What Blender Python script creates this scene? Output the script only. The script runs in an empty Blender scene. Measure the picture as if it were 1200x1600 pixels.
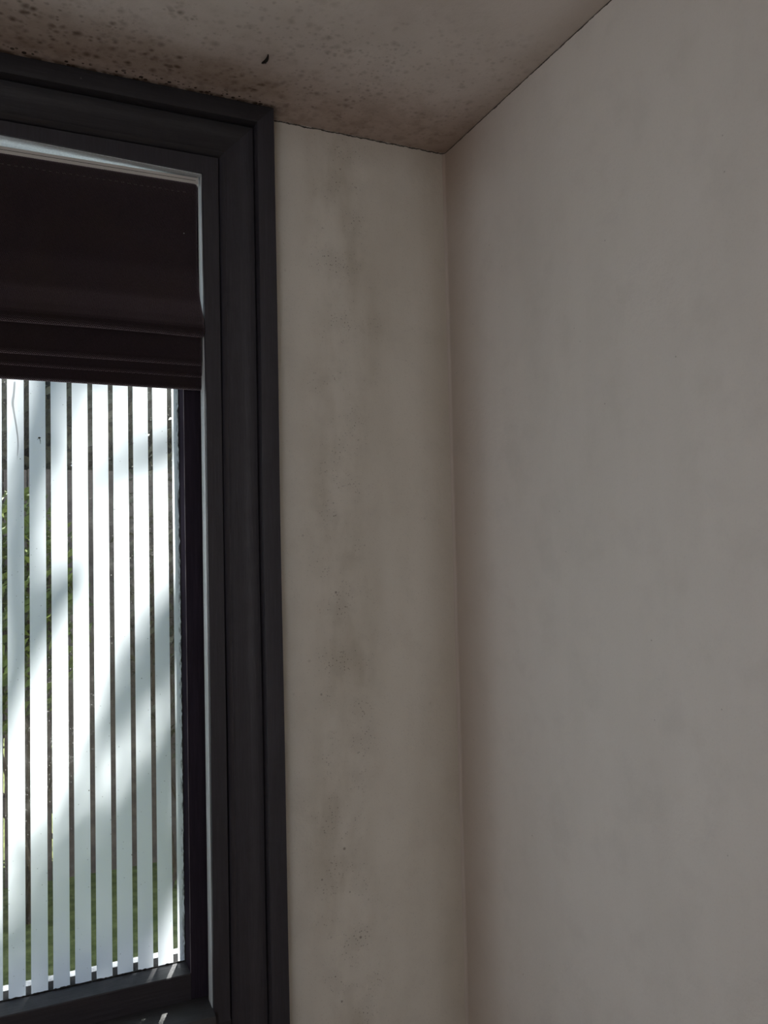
import bpy, bmesh, math, random
from mathutils import Vector, Matrix
S = bpy.context.scene
COL = S.collection
rad = math.radians

# ------------------------------------------------------------------ camera
YAW, PITCH, ROLL = rad(24.428), rad(2.623), rad(-1.338)
F = Vector((math.sin(YAW)*math.cos(PITCH), math.cos(YAW)*math.cos(PITCH), math.sin(PITCH)))
Rt = Vector((math.cos(YAW), -math.sin(YAW), 0)); U = Rt.cross(F)
R2 = Rt*math.cos(ROLL) + U*math.sin(ROLL); U2 = -Rt*math.sin(ROLL) + U*math.cos(ROLL)
CAM = Vector((-1.014, -1.8123, 1.5))
cd = bpy.data.cameras.new('camera'); cam = bpy.data.objects.new('camera', cd); COL.objects.link(cam)
m = Matrix((R2, U2, -F)).transposed().to_4x4(); m.translation = CAM; cam.matrix_world = m
cd.sensor_fit = 'VERTICAL'; cd.sensor_height = 32; cd.sensor_width = 24; cd.lens = 1302.8/1600*32
cd.clip_start = .02
S.camera = cam

# ------------------------------------------------------------------ colour management, sky, sun, room light
vs = S.view_settings
S.display_settings.display_device = 'sRGB'
vs.view_transform = 'Standard'; vs.look = 'None'; vs.gamma = 1; vs.use_curve_mapping = False
vs.exposure = 0.12
S.cycles.max_bounces = 12; S.cycles.diffuse_bounces = 8; S.cycles.transparent_max_bounces = 16
S.cycles.use_denoising = True
S.cycles.sample_clamp_indirect = 6

w = bpy.data.worlds.new('sky'); S.world = w; w.use_nodes = True
wn, wl = w.node_tree.nodes, w.node_tree.links
bg = wn['Background']; bg.inputs[1].default_value = 1.08
tc = wn.new('ShaderNodeTexCoord'); sep = wn.new('ShaderNodeSeparateXYZ'); cr = wn.new('ShaderNodeValToRGB')
wl.new(tc.outputs['Generated'], sep.inputs[0]); wl.new(sep.outputs[2], cr.inputs[0]); wl.new(cr.outputs[0], bg.inputs[0])
cr.color_ramp.elements[0].color = (.92, 1.0, 1.16, 1); cr.color_ramp.elements[1].color = (.62, .85, 1.15, 1)

SUN = Vector((0.4*.52, 0.9165*.52, .854)).normalized()      # towards the sun
sl = bpy.data.lights.new('sun', 'SUN'); sl.energy = 18.5; sl.angle = rad(.55); sl.color = (1, .97, .93)
so = bpy.data.objects.new('sun', sl); COL.objects.link(so); so.rotation_euler = SUN.to_track_quat('Z', 'Y').to_euler()
# added fill lamp, stands in for daylight from an unseen window behind the camera
al = bpy.data.lights.new('rear_fill', 'AREA'); al.shape = 'RECTANGLE'; al.size = 1.3; al.size_y = 1.2
al.energy = 12.5; al.color = (1.0, .97, .985)
ao = bpy.data.objects.new('rear_fill', al); COL.objects.link(ao)
ao.location = (-2.5, -3.95, 1.45)
ao.rotation_euler = Vector((0, -1, 0)).to_track_quat('Z', 'Y').to_euler()

# ------------------------------------------------------------------ material helpers
def mat(name, col=(.5, .5, .5), rough=.5, spec=.5):
    m = bpy.data.materials.new(name); m.use_nodes = True
    b = m.node_tree.nodes['Principled BSDF']
    b.inputs['Base Color'].default_value = (*col, 1); b.inputs['Roughness'].default_value = rough
    b.inputs['Specular IOR Level'].default_value = spec
    return m
class G:
    """small node-graph builder"""
    def __init__(s, m): s.m = m; s.n = m.node_tree.nodes; s.l = m.node_tree.links; s.b = s.n.get('Principled BSDF')
    def co(s):
        c = s.n.new('ShaderNodeTexCoord'); return c.outputs['Object']
    def xyz(s, v):
        a = s.n.new('ShaderNodeSeparateXYZ'); s.l.new(v, a.inputs[0]); return a.outputs
    def comb(s, x, y, z):
        a = s.n.new('ShaderNodeCombineXYZ')
        for i, q in enumerate((x, y, z)): s.put(q, a.inputs[i])
        return a.outputs[0]
    def put(s, q, i):
        if isinstance(q, (int, float)): i.default_value = q
        elif isinstance(q, tuple): i.default_value = (*q, 1) if len(q) == 3 and i.type == 'RGBA' else q
        else: s.l.new(q, i)
    def ma(s, op, a, b=0, c=None, clamp=False):
        x = s.n.new('ShaderNodeMath'); x.operation = op; x.use_clamp = clamp
        s.put(a, x.inputs[0]); s.put(b, x.inputs[1])
        if c is not None: s.put(c, x.inputs[2])
        return x.outputs[0]
    def ss(s, v, a, b, o0=0., o1=1.):
        x = s.n.new('ShaderNodeMapRange'); x.interpolation_type = 'SMOOTHSTEP'
        s.put(v, x.inputs[0]); s.put(a, x.inputs[1]); s.put(b, x.inputs[2]); x.inputs[3].default_value = o0; x.inputs[4].default_value = o1
        return x.outputs[0]
    def noise(s, v, scale, detail=3, rough=.55, dist=0):
        x = s.n.new('ShaderNodeTexNoise'); s.l.new(v, x.inputs['Vector']); x.inputs['Scale'].default_value = scale
        x.inputs['Detail'].default_value = detail; x.inputs['Roughness'].default_value = rough; x.inputs['Distortion'].default_value = dist
        return x.outputs['Fac']
    def vor(s, v, scale, rnd=1):
        x = s.n.new('ShaderNodeTexVoronoi'); s.l.new(v, x.inputs['Vector']); x.inputs['Scale'].default_value = scale
        x.inputs['Randomness'].default_value = rnd
        return x.outputs['Distance'], x.outputs['Color']
    def scale(s, v, k):
        x = s.n.new('ShaderNodeVectorMath'); x.operation = 'MULTIPLY'; s.l.new(v, x.inputs[0]); x.inputs[1].default_value = k; return x.outputs[0]
    def vadd(s, v, u):
        x = s.n.new('ShaderNodeVectorMath'); x.operation = 'ADD'; s.l.new(v, x.inputs[0]); s.put(u, x.inputs[1]); return x.outputs[0]
    def mix(s, f, a, b):
        x = s.n.new('ShaderNodeMix'); x.data_type = 'RGBA'; s.put(f, x.inputs[0]); s.put(a, x.inputs[6]); s.put(b, x.inputs[7]); return x.outputs[2]
    def bump(s, h, strength=.2, dist=.002):
        x = s.n.new('ShaderNodeBump'); x.inputs['Strength'].default_value = strength; x.inputs['Distance'].default_value = dist
        s.l.new(h, x.inputs['Height']); s.l.new(x.outputs[0], s.b.inputs['Normal'])
    def base(s, c): s.l.new(c, s.b.inputs['Base Color'])
    def spots(s, v, scale, r0, r1, keep, soft=.5):
        """round spots: one voronoi cell in `keep` holds a spot of a random size"""
        d, c = s.vor(v, scale); q = s.xyz(c)
        size = s.ma('MULTIPLY_ADD', q[0], r1 - r0, r0)
        sp = s.ss(d, s.ma('MULTIPLY', size, soft), size, 1., 0.)
        return s.ma('MULTIPLY', sp, s.ma('GREATER_THAN', keep, q[1]))

# ---- plaster with damp and mould, plus shade painted in by the corner
def plaster(name, base, dark, kind):
    m = mat(name, base, .88, .25); g = G(m); co = g.co(); x, y, z = g.xyz(co)
    n1 = g.noise(g.scale(co, (1.6, 1.6, .45)), 2.2, 4)              # tall soft patches of damp
    n2 = g.noise(co, 9, 4, .6); n3 = g.noise(co, 240, 2, .7)
    c = g.mix(g.ss(n1, .38, .72, 0, .55), base, dark)
    c = g.mix(g.ss(n2, .45, .75, 0, .16), c, tuple(q*.72 for q in dark))
    c = g.mix(g.ss(n3, .5, .85, 0, .10), c, tuple(q*.5 for q in dark))
    if kind == 'front':
        # band of grey mould fleck halfway between casing and corner, running top to bottom
        wob = g.ma('MULTIPLY_ADD', g.noise(g.comb(0, 0, z), 1.7, 3), .22, -.41)
        band = g.ss(g.ma('ABSOLUTE', g.ma('SUBTRACT', x, wob)), .02, .12, 1, 0)
        nb = g.noise(co, 14, 4, .6)
        f = g.ma('MULTIPLY', band, g.ss(nb, .42, .66))
        c = g.mix(g.ma('MULTIPLY', f, .13), c, (.24, .215, .17))
        st = g.ma('MULTIPLY', band, g.ss(g.noise(g.scale(co, (1.5, 1, .5)), 6, 3), .40, .65))
        c = g.mix(g.ma('MULTIPLY', st, .32), c, (.36, .31, .22))
        fl = g.ma('MULTIPLY', g.spots(co, 210, .12, .45, .34), g.ma('MAXIMUM', f, .12))
        c = g.mix(g.ma('MULTIPLY', fl, .75), c, (.12, .10, .075))
        big = g.spots(co, 26, .04, .13, .22, .3)
        c = g.mix(g.ma('MULTIPLY', big, g.ma('MULTIPLY_ADD', band, .5, .12)), c, (.11, .085, .06))
        # faint browning next to the corner
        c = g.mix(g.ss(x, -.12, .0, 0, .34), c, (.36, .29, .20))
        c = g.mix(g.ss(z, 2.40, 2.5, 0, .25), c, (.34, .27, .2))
        # hairline crack under the ceiling
        jag = g.ma('MULTIPLY_ADD', g.noise(g.comb(x, 0, 0), 34, 5, .7), .013, 2.4915)
        wth = g.ma('MULTIPLY_ADD', g.noise(g.comb(x, 3, 0), 60, 3, .6), .0052, -.0011)
        ck = g.ma('LESS_THAN', g.ma('ABSOLUTE', g.ma('SUBTRACT', z, jag)), wth)
        c = g.mix(g.ma('MULTIPLY', ck, .93), c, (.02, .015, .012))
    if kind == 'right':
        c = g.mix(g.ss(y, -.20, .0, 0, .55), c, (.37, .285, .215))  # brown tint paints in extra shade where the casing shadows the corner
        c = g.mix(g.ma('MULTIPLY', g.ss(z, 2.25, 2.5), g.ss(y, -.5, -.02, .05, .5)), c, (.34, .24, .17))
        fl = g.ma('MULTIPLY', g.spots(co, 60, .04, .12, .05), 1)
        c = g.mix(g.ma('MULTIPLY', fl, .35), c, (.13, .11, .09))
        jag = g.ma('MULTIPLY_ADD', g.noise(g.comb(0, y, 0), 30, 5, .7), .008, 2.4950)
        wth = g.ma('MULTIPLY_ADD', g.noise(g.comb(3, y, 0), 26, 3, .6), .0058, -.0011)
        ck = g.ma('LESS_THAN', g.ma('ABSOLUTE', g.ma('SUBTRACT', z, jag)), wth)
        c = g.mix(g.ma('MULTIPLY', ck, .9), c, (.03, .022, .018))
    if kind == 'ceiling':
        d = g.ma('MULTIPLY', y, -1)
        reach = g.ma('MULTIPLY_ADD', g.noise(co, 5, 4), .42, .15)   # how far the mould has crept from the window wall
        damp = g.ss(d, .02, reach, 1, 0)
        left = g.ss(x, -.25, -.62, .85, 1)
        c = g.mix(g.ma('MULTIPLY', damp, .50), c, (.33, .222, .165))
        patch = g.noise(co, 26, 4, .6)
        c = g.mix(g.ma('MULTIPLY', g.ma('MULTIPLY', damp, left), g.ss(patch, .42, .68, 0, .40)), c, (.20, .14, .09))
        cw = g.vadd(co, g.comb(0, 0, 0))
        wobv = g.ma('MULTIPLY_ADD', g.noise(co, 7, 3), .10, -.05)
        dtop = g.ma('ADD', g.ma('MULTIPLY_ADD', g.ma('ADD', x, .45), -.27, .125), wobv)
        onleft = g.ss(x, -.40, -.50)
        brown = g.ma('MULTIPLY', onleft, g.ma('MULTIPLY', g.ss(d, .075, .10), g.ss(d, g.ma('ADD', dtop, .05), g.ma('ADD', dtop, -.03))))
        c = g.mix(g.ma('MULTIPLY', brown, .30), c, (.27, .185, .11))
        for sc, r0, r1, keep, a in ((44, .32, .62, .85, .85), (70, .25, .6, .6, .65)):
            f = g.ma('MULTIPLY', g.spots(co, sc, r0, r1, keep, .0), brown)
            f = g.ma('MULTIPLY', f, g.ss(g.noise(co, 12, 3), .34, .55, .25, 1))
            c = g.mix(g.ma('MULTIPLY', f, a), c, (.085, .052, .030))
        faint = g.ma('MULTIPLY', g.ss(d, .62, .22), g.ss(d, .03, .06))
        nearc = g.ma('MULTIPLY', g.ss(x, -.50, -.38), g.ma('MULTIPLY', g.ss(d, .24, .12), g.ss(x, -.03, -.12)))
        for sc, r0, r1, keep, a in ((40, .22, .60, .60, .26), (64, .2, .62, .60, .24), (110, .2, .6, .5, .22)):
            f = g.ma('MULTIPLY', g.spots(g.vadd(co, (.31, .17, 0)), sc, r0, r1, keep, .0), g.ma('MULTIPLY_ADD', nearc, .7, g.ma('MULTIPLY', faint, .75)))
            f = g.ma('MULTIPLY', f, g.ss(g.noise(co, 9, 3), .36, .58, .3, 1))
            c = g.mix(g.ma('MULTIPLY', f, a*2.0), c, (.11, .075, .055))
        c = g.mix(g.ma('MULTIPLY', nearc, g.ss(g.noise(co, 14, 4), .4, .65, 0, .2)), c, (.26, .18, .13))
        grey = g.ma('MULTIPLY', g.spots(cw, 22, .06, .28, .30, .0), g.ma('MULTIPLY', g.ss(d, .85, .4), g.ss(d, .22, .34)))
        c = g.mix(g.ma('MULTIPLY', grey, .25), c, (.16, .15, .14))
        # black colonies hugging the window casing
        edge = g.ma('MULTIPLY', g.ss(d, .098, .060), g.ss(x, -.45, -.50))
        bl = g.ma('MULTIPLY', g.spots(cw, 85, .22, .50, .8, .8), g.ma('MULTIPLY', edge, g.ss(g.noise(co, 16, 2), .40, .50)))
        c = g.mix(g.ma('MULTIPLY', bl, .95), c, (.012, .008, .006))
        rim = g.ma('MULTIPLY', g.ss(d, .066, .053), g.ss(g.noise(co, 38, 4), .38, .55, .25, 1))
        c = g.mix(g.ma('MULTIPLY', g.ma('MULTIPLY', rim, g.ss(x, -.43, -.47)), .85), c, (.07, .045, .03))
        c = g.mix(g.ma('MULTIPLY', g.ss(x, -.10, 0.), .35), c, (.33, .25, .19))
    g.base(c)
    hb = g.ma('ADD', g.noise(co, 60, 4, .6), g.ma('MULTIPLY', g.noise(co, 6, 2), 2.))
    g.bump(hb, .25, .004)
    return m
M = {}
WB = (.80, .775, .708)
M['front'] = plaster('plaster_window_wall', WB, (.60, .56, .48), 'front')
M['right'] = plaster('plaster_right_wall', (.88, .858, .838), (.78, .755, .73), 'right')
M['ceil'] = plaster('plaster_ceiling', (.75, .692, .668), (.57, .505, .475), 'ceiling')
M['wall'] = plaster('plaster_plain', WB, (.62, .58, .5), 'plain')

def paint(name, col, rough, streak=(40, 40, 2)):
    m = mat(name, col, rough, .5); g = G(m); co = g.co()
    st = g.noise(g.scale(co, streak), 6, 4, .6); n = g.noise(co, 30, 4, .65); fine = g.noise(co, 400, 2)
    c = g.mix(g.ss(st, .35, .75, 0, .5), tuple(q*.82 for q in col), tuple(min(1, q*1.35) for q in col))
    chip = g.spots(g.vadd(co, (.013, .021, .037)), 28, .015, .07, .10, .75)
    c = g.mix(g.ma('MULTIPLY', chip, .45), c, (.22, .19, .18))
    g.base(c)
    g.l.new(g.ss(n, .3, .7, rough*.85, min(1, rough*1.25)), g.b.inputs['Roughness'])
    g.bump(g.ma('ADD', g.ma('ADD', st, g.ma('MULTIPLY', n, .6)), g.ma('MULTIPLY', fine, .15)), .35, .0016)
    return m
M['paint'] = paint('charcoal_paint', (.040, .0385, .050), .50)
M['paint_h'] = paint('charcoal_paint_horizontal', (.026, .025, .030), .50, (2, 40, 40))
M['gloss'] = paint('charcoal_gloss_paint', (.038, .037, .048), .42)
M['sash'] = paint('plum_black_sash_paint', (.034, .028, .040), .55)
M['sash'].node_tree.nodes['Principled BSDF'].inputs['Specular IOR Level'].default_value = .0
M['railp'] = paint('bottom_rail_paint', (.034, .031, .038), .42, (2, 40, 40))
M['arris_hl'] = mat('painted_edge_highlight', (.15, .13, .15), .4)
M['lip'] = mat('black_putty', (.008, .008, .009), .9, .1)
M['sill'] = paint('charcoal_sill_paint', (.045, .044, .048), .42, (2, 40, 40))
M['lining'] = paint('old_white_reveal_paint', (.62, .67, .71), .45)
M['gap'] = mat('dark_joint', (.006, .006, .006), .9)
M['rail'] = mat('white_plastic', (.62, .60, .57), .35)
g = G(M['rail']); g.bump(g.noise(g.co(), 40, 3), .1, .001)

def fabric():
    m = mat('blind_fabric', (.012, .007, .009), .95, .15); g = G(m); co = g.co(); x, y, z = g.xyz(co)
    n = g.noise(co, 260, 3, .7)
    diag = g.ma('SINE', g.ma('ADD', g.ma('MULTIPLY', g.ma('ADD', x, g.ma('MULTIPLY', z, 1.25)), 1500), g.ma('MULTIPLY', n, 2.5)))
    weft = g.ma('SINE', g.ma('MULTIPLY', g.ma('SUBTRACT', z, g.ma('MULTIPLY', x, .25)), 2300))
    h = g.ma('ADD', g.ma('MULTIPLY', diag, .6), g.ma('ADD', g.ma('MULTIPLY', weft, .25), n))
    c = g.mix(g.ss(h, .0, 1.4), (.004, .0022, .0032), (.034, .021, .026))
    c = g.mix(g.ss(g.noise(co, 7, 4), .42, .7, 0, .5), c, (.020, .012, .006))
    g.base(c); g.bump(h, .7, .0012)
    g.b.inputs['Sheen Weight'].default_value = .75; g.b.inputs['Sheen Roughness'].default_value = .45
    g.b.inputs['Sheen Tint'].default_value = (.75, .6, .68, 1)
    return m
M['fabric'] = fabric()
M['thread'] = mat('thread', (.10, .085, .08), .8)
M['pinhole_glint'] = mat('pinhole_glint', (.75, .75, .75), .8)

def film():
    m = mat('frosted_film'); g = G(m); co = g.co(); n = g.n; l = g.l
    x, y, z = g.xyz(co)
    base = (.90, .945, 1.0)
    sp = g.ma('MULTIPLY', g.spots(g.comb(x, 0, z), 34, .02, .075, .26, .5), .8)
    spf = g.ma('MULTIPLY', g.spots(g.comb(x, .3, z), 110, .04, .16, .10, .5), .45)
    ft = g.ma('MAXIMUM', sp, spf)
    # grime along the right hand stile, most of it above the middle
    gr = g.ma('MULTIPLY', g.ss(x, -.6625, -.656), g.ss(g.noise(g.scale(co, (5, 5, 1)), 40, 5, .7), .45, .6))
    ft = g.ma('MAXIMUM', ft, g.ma('MULTIPLY', gr, .75))
    c = g.mix(ft, base, (.06, .055, .045))
    t = n.new('ShaderNodeBsdfTranslucent'); d = n.new('ShaderNodeBsdfDiffuse'); mx = n.new('ShaderNodeMixShader')
    l.new(c, t.inputs[0]); l.new(g.mix(ft, (.82, .86, .92), (.06, .055, .045)), d.inputs[0]); mx.inputs[0].default_value = .22
    l.new(t.outputs[0], mx.inputs[1]); l.new(d.outputs[0], mx.inputs[2])
    l.new(mx.outputs[0], n['Material Output'].inputs[0]); n.remove(g.b)
    return m
M['film'] = film()
def glass():
    m = mat('window_glass'); g = G(m); n = g.n; l = g.l; co = g.co(); x, y, z = g.xyz(co); cxz = g.comb(x, 0, z)
    tr = n.new('ShaderNodeBsdfTransparent'); tr.inputs[0].default_value = (.94, .96, .95, 1)
    gl = n.new('ShaderNodeBsdfGlossy'); gl.inputs['Roughness'].default_value = .02
    fr = n.new('ShaderNodeFresnel'); geo = n.new('ShaderNodeNewGeometry')
    l.new(g.ma('MULTIPLY_ADD', geo.outputs['Backfacing'], 1/1.5-1.5, 1.5), fr.inputs[0])
    mx = n.new('ShaderNodeMixShader'); l.new(fr.outputs[0], mx.inputs[0]); l.new(tr.outputs[0], mx.inputs[1]); l.new(gl.outputs[0], mx.inputs[2])
    # dust and splashes on the outside face
    dt = n.new('ShaderNodeBsdfTranslucent'); dt.inputs[0].default_value = (.8, .8, .78, 1)
    dust = g.ma('ADD', g.ss(g.noise(cxz, 30, 5, .7), .45, .75, .006, .03), g.ma('MULTIPLY', g.spots(cxz, 260, .06, .30, .22, .4), .22))
    dust = g.ma('ADD', dust, g.ma('MULTIPLY', g.ss(z, 1.5, 2.1), .02))
    m2 = n.new('ShaderNodeMixShader'); l.new(dust, m2.inputs[0]); l.new(mx.outputs[0], m2.inputs[1]); l.new(dt.outputs[0], m2.inputs[2])
    l.new(m2.outputs[0], n['Material Output'].inputs[0]); n.remove(g.b)
    return m
M['glass'] = glass()
M['drip'] = mat('dried_drip', (.30, .30, .29), .8)
g = G(M['drip']); tq = g.n.new('ShaderNodeBsdfTranslucent'); tq.inputs[0].default_value = (.42, .42, .42, 1); g.l.new(tq.outputs[0], g.n['Material Output'].inputs[0])
M['bug'] = mat('dead_insect', (.010, .007, .005), .6)
M['bead'] = mat('old_sealant', (.012, .011, .010), .8)
def simple(name, a, b, sc, rough=.9):
    m = mat(name, a, rough, .2); g = G(m); co = g.co(); g.base(g.mix(g.ss(g.noise(co, sc, 5, .65), .35, .68), a, b)); g.bump(g.noise(co, sc*2, 4), .4, .01); return m
M['grass'] = simple('lawn', (.07, .09, .025), (.18, .20, .07), 14)
M['fence'] = simple('weathered_fence', (.10, .082, .078), (.17, .14, .125), 12)
M['stone'] = simple('white_painted_sill', (.36, .37, .39), (.24, .25, .27), 30)
M['leaf'] = simple('leaf', (.05, .08, .02), (.17, .21, .045), 5, .6)
M['leaf_d'] = simple('dark_leaf', (.045, .05, .032), (.10, .09, .055), 5, .6)
M['bark'] = simple('bark', (.06, .045, .035), (.12, .095, .075), 8)
M['brick'] = simple('outside_wall', (.35, .3, .26), (.45, .40, .35), 8)
M['floor'] = simple('floor_boards', (.25, .17, .10), (.36, .25, .16), 5, .5)

# ------------------------------------------------------------------ mesh helpers
def link(name, bm, material, parent=None, smooth=False):
    bmesh.ops.recalc_face_normals(bm, faces=bm.faces)
    me = bpy.data.meshes.new(name); bm.to_mesh(me); bm.free(); me.materials.append(material)
    if smooth:
        for p in me.polygons: p.use_smooth = True
        try: me.set_sharp_from_angle(angle=rad(35))
        except Exception: pass
    o = bpy.data.objects.new(name, me); COL.objects.link(o)
    if parent:
        o.parent = parent; o.location = -parent.location; 
    return o
def box(bm, x0, x1, y0, y1, z0, z1):
    v = [bm.verts.new((x, y, z)) for x in (x0, x1) for y in (y0, y1) for z in (z0, z1)]
    for f in ((0, 1, 3, 2), (4, 6, 7, 5), (0, 4, 5, 1), (2, 3, 7, 6), (0, 2, 6, 4), (1, 5, 7, 3)): bm.faces.new([v[i] for i in f])
def bx(*a):
    bm = bmesh.new(); box(bm, *a); return bm
def bev(o, w=.001, seg=2):
    b = o.modifiers.new('bevel', 'BEVEL'); b.width = w; b.segments = seg; b.limit_method = 'ANGLE'; b.angle_limit = rad(40); return o
def tube(bm, pts, radii, seg=10):
    rings = []
    for i, p in enumerate(pts):
        p = Vector(p); a = Vector(pts[max(0, i-1)]); b = Vector(pts[min(len(pts)-1, i+1)]); t = (b-a).normalized()
        n = t.orthogonal().normalized() if i == 0 else (prev - t*prev.dot(t)).normalized()
        prev = n; c = t.cross(n)
        rings.append([bm.verts.new(p + (n*math.cos(2*math.pi*k/seg) + c*math.sin(2*math.pi*k/seg))*radii[i]) for k in range(seg)])
    for a, b in zip(rings, rings[1:]):
        for k in range(seg): bm.faces.new((a[k], a[(k+1) % seg], b[(k+1) % seg], b[k]))
    bm.faces.new(rings[0][::-1]); bm.faces.new(rings[-1])
def loft(bm, secs, close=True):
    """secs: list of point rings with equal count"""
    rs = [[bm.verts.new(p) for p in s] for s in secs]; n = len(rs[0])
    for a, b in zip(rs, rs[1:]):
        for k in range(n if close else n-1): bm.faces.new((a[k], a[(k+1) % n], b[(k+1) % n], b[k]))
    if close: bm.faces.new(rs[0][::-1]); bm.faces.new(rs[-1])
def empty(name, loc, label=None, cat=None, kind=None, group=None):
    o = bpy.data.objects.new(name, None); COL.objects.link(o); o.location = loc; o.empty_display_size = .1
    if label: o['label'] = label
    if cat: o['category'] = cat
    if kind: o['kind'] = kind
    if group: o['group'] = group
    return o
def tag(o, label, cat, kind=None, group=None):
    o['label'] = label; o['category'] = cat
    if kind: o['kind'] = kind
    if group: o['group'] = group
    return o
def struct(o, label, cat='wall'):
    return tag(o, label, cat, 'structure')

# ------------------------------------------------------------------ room shell
H = 2.5; XL, YB, T = -3.6, -3.9, .20
UX = -.6175                        # inner face of the right hand jamb
WX = -1.100                        # centre line of the window
LX = 2*WX - UX
HZ = 2.342                         # underside of the head jamb
SZ = .546                          # top of the sill board
OX1, OX0 = UX + .0335, LX - .0335
bm = bmesh.new()
box(bm, XL, OX0, 0, T, 0, H); box(bm, OX1, 0, 0, T, 0, H); box(bm, OX0, OX1, 0, .12, HZ+.0335, H); box(bm, OX0, OX1, 0, T, 0, SZ-.03)
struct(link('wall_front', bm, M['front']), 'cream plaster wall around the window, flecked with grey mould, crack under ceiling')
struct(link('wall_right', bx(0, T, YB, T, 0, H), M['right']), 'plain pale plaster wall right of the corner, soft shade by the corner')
struct(link('wall_left', bx(XL-T, XL, YB, T, 0, H), M['wall']), 'pale plaster wall on the far left side of the room')
bm = bmesh.new()
box(bm, XL-T, -3.15, YB-T, YB, 0, H); box(bm, -1.85, 0, YB-T, YB, 0, H); box(bm, -3.15, -1.85, YB-T, YB, 0, .85); box(bm, -3.15, -1.85, YB-T, YB, 2.05, H)
struct(link('wall_back', bm, M['wall']), 'pale plaster wall behind the viewer with a window opening')
struct(link('ceiling', bx(XL-T, T, YB-T, T, H, H+.15), M['ceil']), 'off-white ceiling spotted with brown and black mould by the window', 'ceiling')
struct(link('floor', bx(XL-T, T, YB-T, T, -.12, 0), M['floor']), 'brown wooden floor of the room', 'floor')
struct(bev(link('baseboard_right', bx(-.018, -.001, YB+.02, -.02, 0, .14), M['paint_h'])), 'charcoal baseboard along the right wall', 'baseboard')

bm = bmesh.new(); RC = .007            # hand-finished plaster rounds the inside corner
ring = [(RC*(math.cos(rad(a))-1)+.0, -RC*(1-math.sin(rad(a)))) for a in range(0, 91, 9)]
loft(bm, [[(x, y, z) for x, y in ring] + [(.01, .01, z)] for z in [H*i/40 for i in range(41)]])
struct(link('trim_2', bm, M['right'], None, True), 'softly rounded plaster corner between the window wall and right wall', 'corner')
# ------------------------------------------------------------------ window
win = empty('window_1', (WX, 0, 0), 'tall window in charcoal moulded casing with white striped frosted film', 'window', 'structure')
# architrave profile (u outward from the jamb face, y: negative is towards the room)
prof = [(.0368, 0), (.0368, -.0165), (.0375, -.0185), (.0470, -.0262), (.0482, -.0262), (.0490, -.0245),
        (.0515, -.0240), (.0560, -.0243), (.0620, -.0246), (.0690, -.0248), (.0760, -.0252), (.0820, -.0260),
        (.0880, -.0274), (.0930, -.0288), (.0990, -.0298), (.1060, -.0302), (.1108, -.0300), (.1122, -.0285), (.1124, -.020),
        (.1142, -.020), (.1144, -.0490), (.1160, -.0515), (.1190, -.0522), (.1500, -.0528), (.1536, -.0518), (.1550, -.0490), (.1550, 0)]
TOPU = H - HZ - .0005
def pr(u):                                   # the head casing is squeezed a hair to end at the ceiling
    return u*TOPU/.155
def wig(z, u): return .0009*math.sin(z*2.3+u*9) + .0005*math.sin(z*7.1)
ZS = [0.0 + i*(HZ)/24 for i in range(25)]
def casing_leg(side):
    bm = bmesh.new(); secs = []
    sx = 1 if side > 0 else -1
    x0 = UX if side > 0 else LX
    for z in ZS[:-1]: secs.append([(x0 + sx*(u + wig(z, u)), y, z) for u, y in prof])
    secs.append([(x0 + sx*u, y, HZ + pr(u)) for u, y in prof])
    loft(bm, secs); return bm
link('architrave', casing_leg(1), M['paint'], win, True)
link('architrave', casing_leg(-1), M['paint'], win, True)
bm = bmesh.new(); secs = []
for k in range(17):
    t = k/16; secs.append([((LX-u)*(1-t) + (UX+u)*t, y, HZ + pr(u)) for u, y in prof])
loft(bm, secs); link('head_architrave', bm, M['paint_h'], win, True)
# dark recess strips between frame and architrave
bm = bmesh.new(); box(bm, UX+.0335, UX+.0368, -.010, 0, 0, HZ+.034); box(bm, LX-.0368, LX-.0335, -.010, 0, 0, HZ+.034)
box(bm, LX-.0368, UX+.0368, -.010, 0, HZ+.0335, HZ+.0368)
link('joint', bm, M['gap'], win)
# jambs (flat strip facing the room, deep reveal face), head jamb
def jamb(side):
    bm = bmesh.new(); secs = []; sx = 1 if side > 0 else -1; x0 = UX if side > 0 else LX
    p = [(-.0025, -.0200), (-.0015, -.0220), (.0325, -.0225), (.0335, -.0215), (.0335, T), (.004, T), (.0015, .04)]
    for z in [SZ - .03 + i*(HZ-SZ+.03)/20 for i in range(21)]:
        bow = .0012*math.sin((z-.5)*1.7) + .0003*math.sin(z*11)
        secs.append([(x0 + sx*(u + (bow if u < .02 else 0)), y, z) for u, y in p])
    loft(bm, secs); return bm
link('jamb', jamb(1), M['gloss'], win, True); link('jamb', jamb(-1), M['gloss'], win, True)
HT = lambda x: HZ + max(-.007, min(.016, -.007 - (x-UX)*.031))      # the head has dropped towards the right
bm = bmesh.new(); loft(bm, [[(x, -.022, HT(x)), (x, -.022, HZ+.0335), (x, .12, HZ+.0335), (x, .12, HT(x))] for x in (LX-.0335, UX-.75, UX+.0335)])
link('head_jamb', bm, M['gloss'], win)
bev(win.children[-1], .0012)
for sx, x0 in ((1, UX), (-1, LX)):
    bm = bmesh.new(); secs = []
    for z in [SZ + i*(HZ-SZ-.0006)/30 for i in range(31)]:
        a0 = x0 - sx*.0032; e = -.0135 + .0006*math.sin(z*23) + .0004*math.sin(z*61)
        secs.append([(a0 + sx*.0004, e, z), (a0, e+.001, z), (a0 + sx*.001, .024, z), (a0 + sx*.006, .024, z), (a0 + sx*.004, e, z)])
    loft(bm, secs); link('reveal_lining', bm, M['lining'], win, True)
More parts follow.
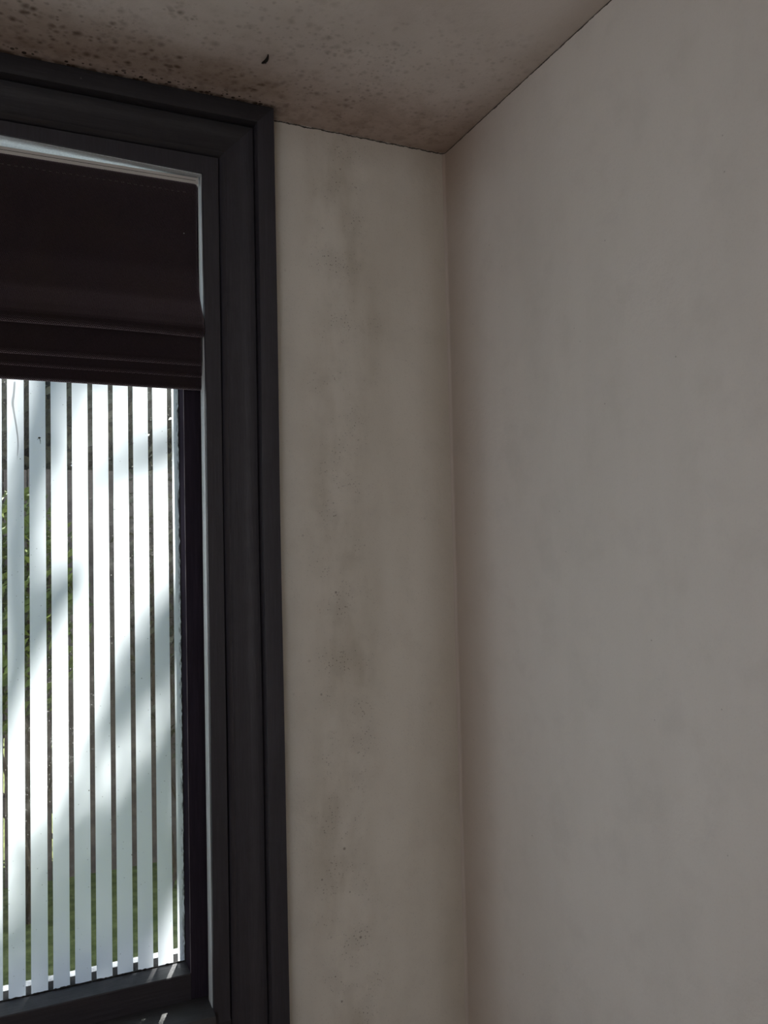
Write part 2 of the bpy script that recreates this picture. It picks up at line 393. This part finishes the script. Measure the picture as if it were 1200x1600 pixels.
bm = bmesh.new(); loft(bm, [[(x, -.016, HT(x)-.0010), (x, -.016, HT(x)+.001), (x, .0398, HT(x)+.001), (x, .0398, HT(x)-.0010)] for x in (LX+.003, UX-.75, UX-.003)])
link('head_lining', bm, M['lining'], win)
# sash
SY0, SY1, GY = .040, .128, .1000
SB, ST = .602, 2.322
sash = bmesh.new()
def stile(side):
    sx = 1 if side > 0 else -1; x0 = UX if side > 0 else LX
    a, b = x0 + sx*.0012, x0 - sx*.0365
    return bx(min(a, b), max(a, b), SY0, SY1, SZ, HZ)
st = bev(link('sash_stile', stile(1), M['sash'], win), .0012)
st2 = bev(link('sash_stile', stile(-1), M['sash'], win), .0012)
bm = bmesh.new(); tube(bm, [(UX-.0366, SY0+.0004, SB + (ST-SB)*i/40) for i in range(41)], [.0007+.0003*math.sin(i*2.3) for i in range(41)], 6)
link('edge_highlight', bm, M['arris_hl'], win)  # lighter tube paints the highlight along the sash arris
bm = bmesh.new()
loft(bm, [[(x, SY0, SZ), (x, SY0, SB-.003), (x, SY0+.002, SB-.001), (x, .098, SB+.001), (x, .098, SZ)] for x in (LX+.0365, UX-.0365)])
link('bottom_rail', bm, M['railp'], win)
bm = bmesh.new(); loft(bm, [[(x, .0985, SZ), (x, .0985, SB-.008), (x, .176, SB-.016), (x, .176, SZ)] for x in (LX+.0365, UX-.0365)])
link('weather_strip', bm, M['lip'], win)
link('top_rail', bx(LX+.0365, UX-.0365, SY0, .118, ST, HZ), M['sash'], win)
# sill board with a rounded nosing, apron panel below it
bm = bmesh.new()
ns = [(T-.02, SZ), (-.034, SZ), (-.042, SZ-.003), (-.046, SZ-.010), (-.046, SZ-.018), (-.040, SZ-.026), (T-.02, SZ-.028)]
loft(bm, [[(x, y, z) for y, z in ns] for x in (LX+.0028, UX-.0028)])
link('sill', bm, M['sill'], win, True)
bev(link('apron', bx(LX-.0365, UX+.0365, -.018, 0, 0, SZ-.030), M['paint_h'], win), .0015)
bm = bmesh.new()
loft(bm, [[(x, .178, .555), (x, .178, .586), (x, .208, .584), (x, .213, .579), (x, .213, .545), (x, .178, .52)] for x in (LX-.0+.004, UX-.004)])
link('outer_sill', bm, M['stone'], win)
# glass and frosted strips
gl = link('glass_pane', bx(LX+.030, UX-.030, GY, GY+.004, SB-.012, ST+.004), M['glass'], win)
PITCH_S, GAPW = .04262, .0103
rng = random.Random(4)
def strip(x0, x1, ragged):
    bm = bmesh.new(); n = 150; L_, R_ = [], []
    zb, zt = SB+.0015, ST
    for i in range(n+1):
        z = zb + (zt-zb)*i/n
        r = x1 - ((rng.random()**2*.0016 + (.0028 if 1.4 < z < 1.95 and rng.random() < .25 else 0)) if ragged else 0)
        L_.append(bm.verts.new((x0, GY-.0006, z))); R_.append(bm.verts.new((r, GY-.0006, z)))
    zz = zb + rng.random()*.0015
    for i in range(n): bm.faces.new((L_[i], R_[i], R_[i+1], L_[i+1]))
    L_[0].co.z = zz; R_[0].co.z = zb + rng.random()*.0015
    return bm
k = 0; xs = -.6702
strips = []
while True:
    a = -.6702 - k*PITCH_S; b = a + (PITCH_S-GAPW)
    if k == 0: b = UX - .0370
    if b < LX + .04: break
    o = link('film_strip', strip(max(a, LX+.037), b, k == 0), M['film'], None)
    o.parent = gl; strips.append(o); k += 1
# black ragged sealant round the glass
def bead(pts, r, seed):
    rg = random.Random(seed); bm = bmesh.new()
    tube(bm, pts, [r*(.35 + 1.3*rg.random()) for _ in pts], 6); return bm
n = 260
link('sealant', bead([(LX+.037 + (UX-.037-LX-.037)*i/n, .0972, SB+.0020) for i in range(n+1)], .0016, 3), M['bead'], win)
link('sealant', bead([(UX-.0370, .0972, SB + (ST-SB)*i/n) for i in range(n+1)], .0013, 5), M['bead'], win)

# pixel -> point on a plane of the room (only used to lay out marks and boughs in true positions)
def onY(px, py, Y):
    d = F + R2*((px-600)/1302.8) - U2*((py-800)/1302.8)
    return CAM + d*((Y-CAM.y)/d.y)
def onZ(px, py, Z):
    d = F + R2*((px-600)/1302.8) - U2*((py-800)/1302.8)
    return CAM + d*((Z-CAM.z)/d.z)
# dried run mark on the second film strip
bm = bmesh.new(); pts = [(23, 596, 3.4), (22, 612, 3), (19.5, 630, 3.6), (22, 645, 2.6), (25, 662, 2.4), (27.5, 680, 2), (28.5, 695, 1.8), (27, 712, 1.4)]
rs = []
for px, py, wd in pts:
    c = onY(px, py, GY-.0003); h = wd*.0007; rs.append((bm.verts.new(c + Vector((-h, 0, 0))), bm.verts.new(c + Vector((h, 0, 0)))))
for a, b in zip(rs, rs[1:]): bm.faces.new((a[0], a[1], b[1], b[0]))
o = link('run_mark', bm, M['drip'], None); o.parent = gl
c = onY(61.5, 684, GY-.0030)
ins = empty('dead_insect', c, 'tiny dead insect stuck to a frosted film strip just below the blind', 'insect')
bm = bmesh.new(); bmesh.ops.create_icosphere(bm, subdivisions=2, radius=.0028, matrix=Matrix.Diagonal((1, .7, .6, 1)))
o = link('body', bm, M['bug'], None); o.parent = ins
bm = bmesh.new()
tube(bm, [(0, 0, -.001), (.0018, -.0005, -.006), (.002, 0, -.013)], [.0007, .0006, .0003], 5)
tube(bm, [(0, 0, 0), (-.004, -.0005, -.004)], [.0005, .0003], 5)
o = link('leg', bm, M['bug'], None); o.parent = ins

# ------------------------------------------------------------------ roman blind
BX1, BX0 = -.6262, 2*WX + .6262
bl = empty('roman_blind', (WX, 0, 2.33), 'dark brown woven roman blind half drawn, hanging in folds over the striped window', 'blind')
rail = link('headrail', bx(BX0, BX1+.0012, -.002, .010, 2.3165, 2.3325), M['rail'], bl); bev(rail, .0012)
def kid(name, bm, m_, p, smooth=False):
    o = link(name, bm, m_, None, smooth); o.parent = p; o.location = -sum((q.location for q in chain(p)), Vector()); return o
def chain(p):
    r = []
    while p: r.append(p); p = p.parent
    return r
kid('track_line', bx(BX0+.004, BX1-.004, -.0025, -.0018, 2.3248, 2.3256), M['gap'], rail)
kid('end_cap', bx(BX1-.0005, BX1+.0022, -.003, .011, 2.316, 2.333), M['rail'], rail)
def sheet(name, profile, xr, wav, seed, th=.0022):
    """profile: list of (y, z); xr(t) gives the right edge along the profile"""
    bm = bmesh.new(); NX = 70; rows = []; rg = random.Random(seed); ph = [rg.random()*6 for _ in range(4)]
    P = []
    for i in range(len(profile)-1):
        for k in range(5): P.append([(1-k/5)*profile[i][j] + k/5*profile[i+1][j] for j in (0, 1)])
    P.append(list(profile[-1]))
    for i, (y, z) in enumerate(P):
        t = i/(len(P)-1); x1 = xr(t, z); x0 = 2*WX - x1; row = []
        for k in range(NX+1):
            s = k/NX; x = x0 + (x1-x0)*s
            dz = wav*(math.sin(x*6+ph[0])*.5 + math.sin(x*13+ph[1])*.3) * t
            dy = wav*.8*(math.sin(x*8+ph[2]) + .5*math.sin(x*19+ph[3])) * min(1, t*1.5)
            row.append(bm.verts.new((x, y+dy, z+dz)))
        rows.append(row)
    for a, b in zip(rows, rows[1:]):
        for k in range(NX): bm.faces.new((a[k], a[k+1], b[k+1], b[k]))
    o = link(name, bm, M['fabric'], bl, True)
    sd = o.modifiers.new('thick', 'SOLIDIFY'); sd.thickness = th; sd.offset = 0
    sb = o.modifiers.new('sub', 'SUBSURF'); sb.levels = 1; sb.render_levels = 1
    return o
def arc(cy, cz, r, a0, a1, n=7):
    return [(cy + r*math.cos(rad(a0+(a1-a0)*i/n)), cz + r*math.sin(rad(a0+(a1-a0)*i/n))) for i in range(n+1)]
def xr_main(t, z):
    k = max(0, min(1, (2.10-z)/.12)); return BX1 - .0006 + .0062*k*k*(3-2*k) - .0015*max(0, min(1, (2.30-z)/.08))*(1-k)
main = sheet('panel', [(-.0035, 2.3175), (-.0045, 2.28), (-.004, 2.20), (-.006, 2.12), (-.016, 2.05), (-.028, 2.012)] + arc(-.016, 1.990, .017, 165, 380, 10) + [(.001, 2.03)], xr_main, .0022, 1)
fold = lambda nm, y, zt, zb, r, xe, wv, sd: sheet(nm, [(y, zt), (y-.004, zt-.03)] + arc(y-.004+r, zb+r, r, 180, 370, 8) + [(y+2*r-.004, zb+.05)], lambda t, z: xe, wv, sd)
fold('fold', -.004, 2.03, 1.9135, .012, -.6225, .0016, 2)
fold('fold', .008, 2.01, 1.8905, .009, -.6200, .0022, 3)
fold('fold', .017, 2.00, 1.8640, .008, -.6185, .0012, 7)
# stitched header line
bm = bmesh.new()
for i in range(70):
    x = BX0 + .02 + i*(BX1-BX0-.04)/70; box(bm, x, x+.006, -.0068, -.0052, 2.2940+.0006*math.sin(i), 2.2946+.0006*math.sin(i))
kid('stitching', bm, M['thread'], main)
bm = bmesh.new(); tube(bm, [(-.6235, .002, 2.33), (-.6235, .004, 1.90)], [.0008, .0008], 6)
link('lift_cord', bm, M['rail'], bl)
bm = bmesh.new(); bmesh.ops.create_icosphere(bm, subdivisions=1, radius=.0011, matrix=Matrix.Translation(onY(287.5, 364.5, -.0075)))
kid('pinhole_glint', bm, M['pinhole_glint'], main)  # pale speck stands in for a pinhole of light through the fabric

# ------------------------------------------------------------------ flake on the ceiling
c = onZ(414, 92, H-.001)
fk = empty('ceiling_flake', c, 'small dark curled flake clinging to the mouldy ceiling above the casing corner', 'flake')
a, b = onZ(419, 84.5, H-.002) - c, onZ(410.5, 98, H-.002) - c
bm = bmesh.new(); side = (b-a).cross(Vector((0, 0, 1))).normalized()
pts = [a + (b-a)*t + side*.0015*math.sin(t*5) + Vector((0, 0, -.001-.004*math.sin(t*3.1))) for t in [i/7 for i in range(8)]]
tube(bm, pts, [.0010, .0020, .0028, .0033, .0032, .0028, .0022, .0014], 7)
o = link('body', bm, M['bug'], None, True); o.parent = fk
bm = bmesh.new(); tube(bm, [pts[4], pts[4]+side*.0025+(b-a)*.15, pts[6]+side*.0025], [.0016, .0014, .0008], 6)
o = link('curl', bm, M['bug'], None); o.parent = fk

# ------------------------------------------------------------------ outside
GZ = -.30
struct(link('trim_1', bx(XL-T-.5, T+.5, T, T+.03, GZ, SZ-.03), M['brick']), 'rendered outside wall base below the window', 'outside wall')
struct(link('ground', bx(-7, 6, T+.02, 9, GZ-.1, GZ), M['grass']), 'green lawn seen through the clear gaps of the striped film', 'lawn')
fe = empty('garden_fence', (-.5, 3.3, GZ), 'dull brown board fence seen dimly through the gaps of the film', 'fence')
bm = bmesh.new(); rg = random.Random(8); x = -4.0
while x < 3.4:
    box(bm, x, x+.118, 3.3, 3.322, GZ, 2.0+.01*rg.random()); x += .124
link('boards', bm, M['fence'], fe)
for z in (.1, 1.5): link('fence_rail', bx(-4, 3.4, 3.322, 3.37, z, z+.08), M['fence'], fe)
def leaves(bm, c, R, n, size, rg):
    for _ in range(n):
        d = Vector((rg.gauss(0, 1), rg.gauss(0, 1), rg.gauss(0, 1))).normalized()*(rg.random()**.4)
        p = Vector(c) + Vector((d.x*R[0], d.y*R[1], d.z*R[2]))
        q = Vector((rg.gauss(0, 1), rg.gauss(0, 1), rg.gauss(0, 1))).normalized(); s = q.orthogonal().normalized(); t = q.cross(s)
        L = size*(.6+.8*rg.random())
        vs_ = [p - s*L, p - t*L*.36 + q*L*.1, p + s*L*.2 - t*L*.3 + q*L*.1, p + s*L, p + t*L*.36 + q*L*.1]
        bm.faces.new([bm.verts.new(v) for v in (vs_[0], vs_[1], vs_[2], vs_[3], vs_[4])])
def shrub(name, c, R, n, size, m_, label, seed):
    rg = random.Random(seed); e = empty(name, (c[0], c[1], GZ), label, 'shrub')
    bm = bmesh.new(); leaves(bm, c, R, n, size, rg)
    link('foliage', bm, m_, e)
    bm = bmesh.new()
    for _ in range(9):
        a = Vector((c[0]+rg.gauss(0, .08), c[1]+rg.gauss(0, .05), GZ)); b = Vector((c[0]+rg.gauss(0, R[0]*.5), c[1]+rg.gauss(0, R[1]*.4), c[2]+R[2]*.7*rg.random()))
        tube(bm, [a, (a+b)/2+Vector((rg.gauss(0, .05), 0, 0)), b], [.014, .01, .005], 5)
    link('stems', bm, M['bark'], e)
shrub('leafy_shrub', (-.98, 2.75, 1.25), (.36, .3, .62), 2600, .035, M['leaf'], 'bright green leafy shrub behind the left gaps of the film', 1)
shrub('leafy_shrub', (-.05, 2.95, 1.35), (.45, .28, 1.0), 2400, .03, M['leaf_d'], 'dark brownish shrub behind the right gaps of the film', 2)
shrub('leafy_shrub', (-1.8, 2.9, 1.0), (.45, .3, 1.2), 2200, .035, M['leaf'], 'green shrub by the fence, farthest left outside the window', 5)
shrub('garden_hedge', (-.8, 3.85, 1.9), (2.8, .40, 1.6), 20000, .09, M['leaf_d'], 'tall dark hedge rising behind the top of the fence', 3)
# tree beyond the fence; its boughs throw the soft slanting shadows on the film
def at(px, py, s): return onY(px, py, GY) + SUN*s*1.75
tr = empty('shade_tree', (3.3, 6.8, GZ), 'tree over the fence whose boughs cast slanting shadows on the film', 'tree')
bm = bmesh.new()
trunk = [(3.3, 6.8, GZ), (3.35, 6.7, 2.2), (3.25, 6.4, 4.6), (2.9, 5.9, 7.0), (2.6, 5.4, 9.0)]
tube(bm, trunk, [.24, .20, .17, .14, .10], 14); link('trunk', bm, M['bark'], tr, True)
def bough(pxs, rr, start=None):
    pts = [at(*p) for p in pxs]
    if start is not None: pts = [Vector(start)] + pts; rr = [rr[0]*1.6] + list(rr)
    bm = bmesh.new(); tube(bm, pts, [q*1.25 for q in rr], 8); link('bough', bm, M['bark'], tr, True)
bough([(330, 470, 4.9), (190, 500, 4.8), (84, 560, 4.6), (66, 640, 4.5), (58, 700, 4.5), (34, 770, 4.4), (24, 850, 4.4), (26, 930, 4.4), (34, 1010, 4.4), (10, 1110, 4.4), (-20, 1180, 4.4)],
      [.05, .045, .04, .034, .036, .030, .030, .032, .034, .024, .018], trunk[4])
bough([(34, 1010, 4.4), (62, 975, 4.4), (88, 935, 4.35), (118, 905, 4.3), (140, 893, 4.3)], [.034, .034, .030, .026, .012])
bough([(330, 660, 4.4), (260, 700, 4.4), (215, 712, 4.4), (165, 738, 4.4), (120, 770, 4.4), (95, 800, 4.4)], [.03, .024, .020, .016, .012, .006], trunk[3])
bough([(330, 905, 4.3), (290, 950, 4.3), (256, 1000, 4.3), (226, 1052, 4.3), (190, 1090, 4.3), (160, 1140, 4.3), (135, 1190, 4.3), (110, 1225, 4.3)],
      [.05, .044, .042, .036, .028, .022, .016, .008], trunk[3])
bough([(330, 1105, 4.2), (275, 1165, 4.2), (238, 1225, 4.2), (210, 1290, 4.2), (160, 1350, 4.2), (110, 1410, 4.2), (60, 1450, 4.2), (0, 1480, 4.2)],
      [.05, .040, .036, .034, .034, .036, .034, .03], trunk[2])
bough([(340, 1260, 4.1), (280, 1335, 4.1), (215, 1400, 4.1), (170, 1470, 4.1), (120, 1540, 4.1), (60, 1600, 4.1)], [.05, .042, .038, .036, .030, .02], trunk[2])
rg = random.Random(12); bm = bmesh.new()
for (px, py, s, R, n) in ((60, 700, 4.6, .05, 60), (32, 900, 4.5, .05, 50), (236, 1040, 4.4, .07, 110), (150, 1430, 4.3, .13, 260), (60, 1450, 4.3, .10, 130),
                          (225, 1330, 4.2, .09, 150), (110, 1560, 4.2, .15, 250), (215, 1470, 4.2, .08, 70), (-60, 800, 4.6, .12, 120), (-160, 1100, 4.6, .2, 200), (190, 560, 4.8, .06, 40)):
    leaves(bm, at(px, py, s), (R*1.35, R*1.35, R*1.35), int(n*1.2), .026, rg)
leaves(bm, (3.3, 6.3, 8.8), (1.1, 1.0, 1.0), 2500, .06, rg)
link('foliage', bm, M['leaf'], tr)
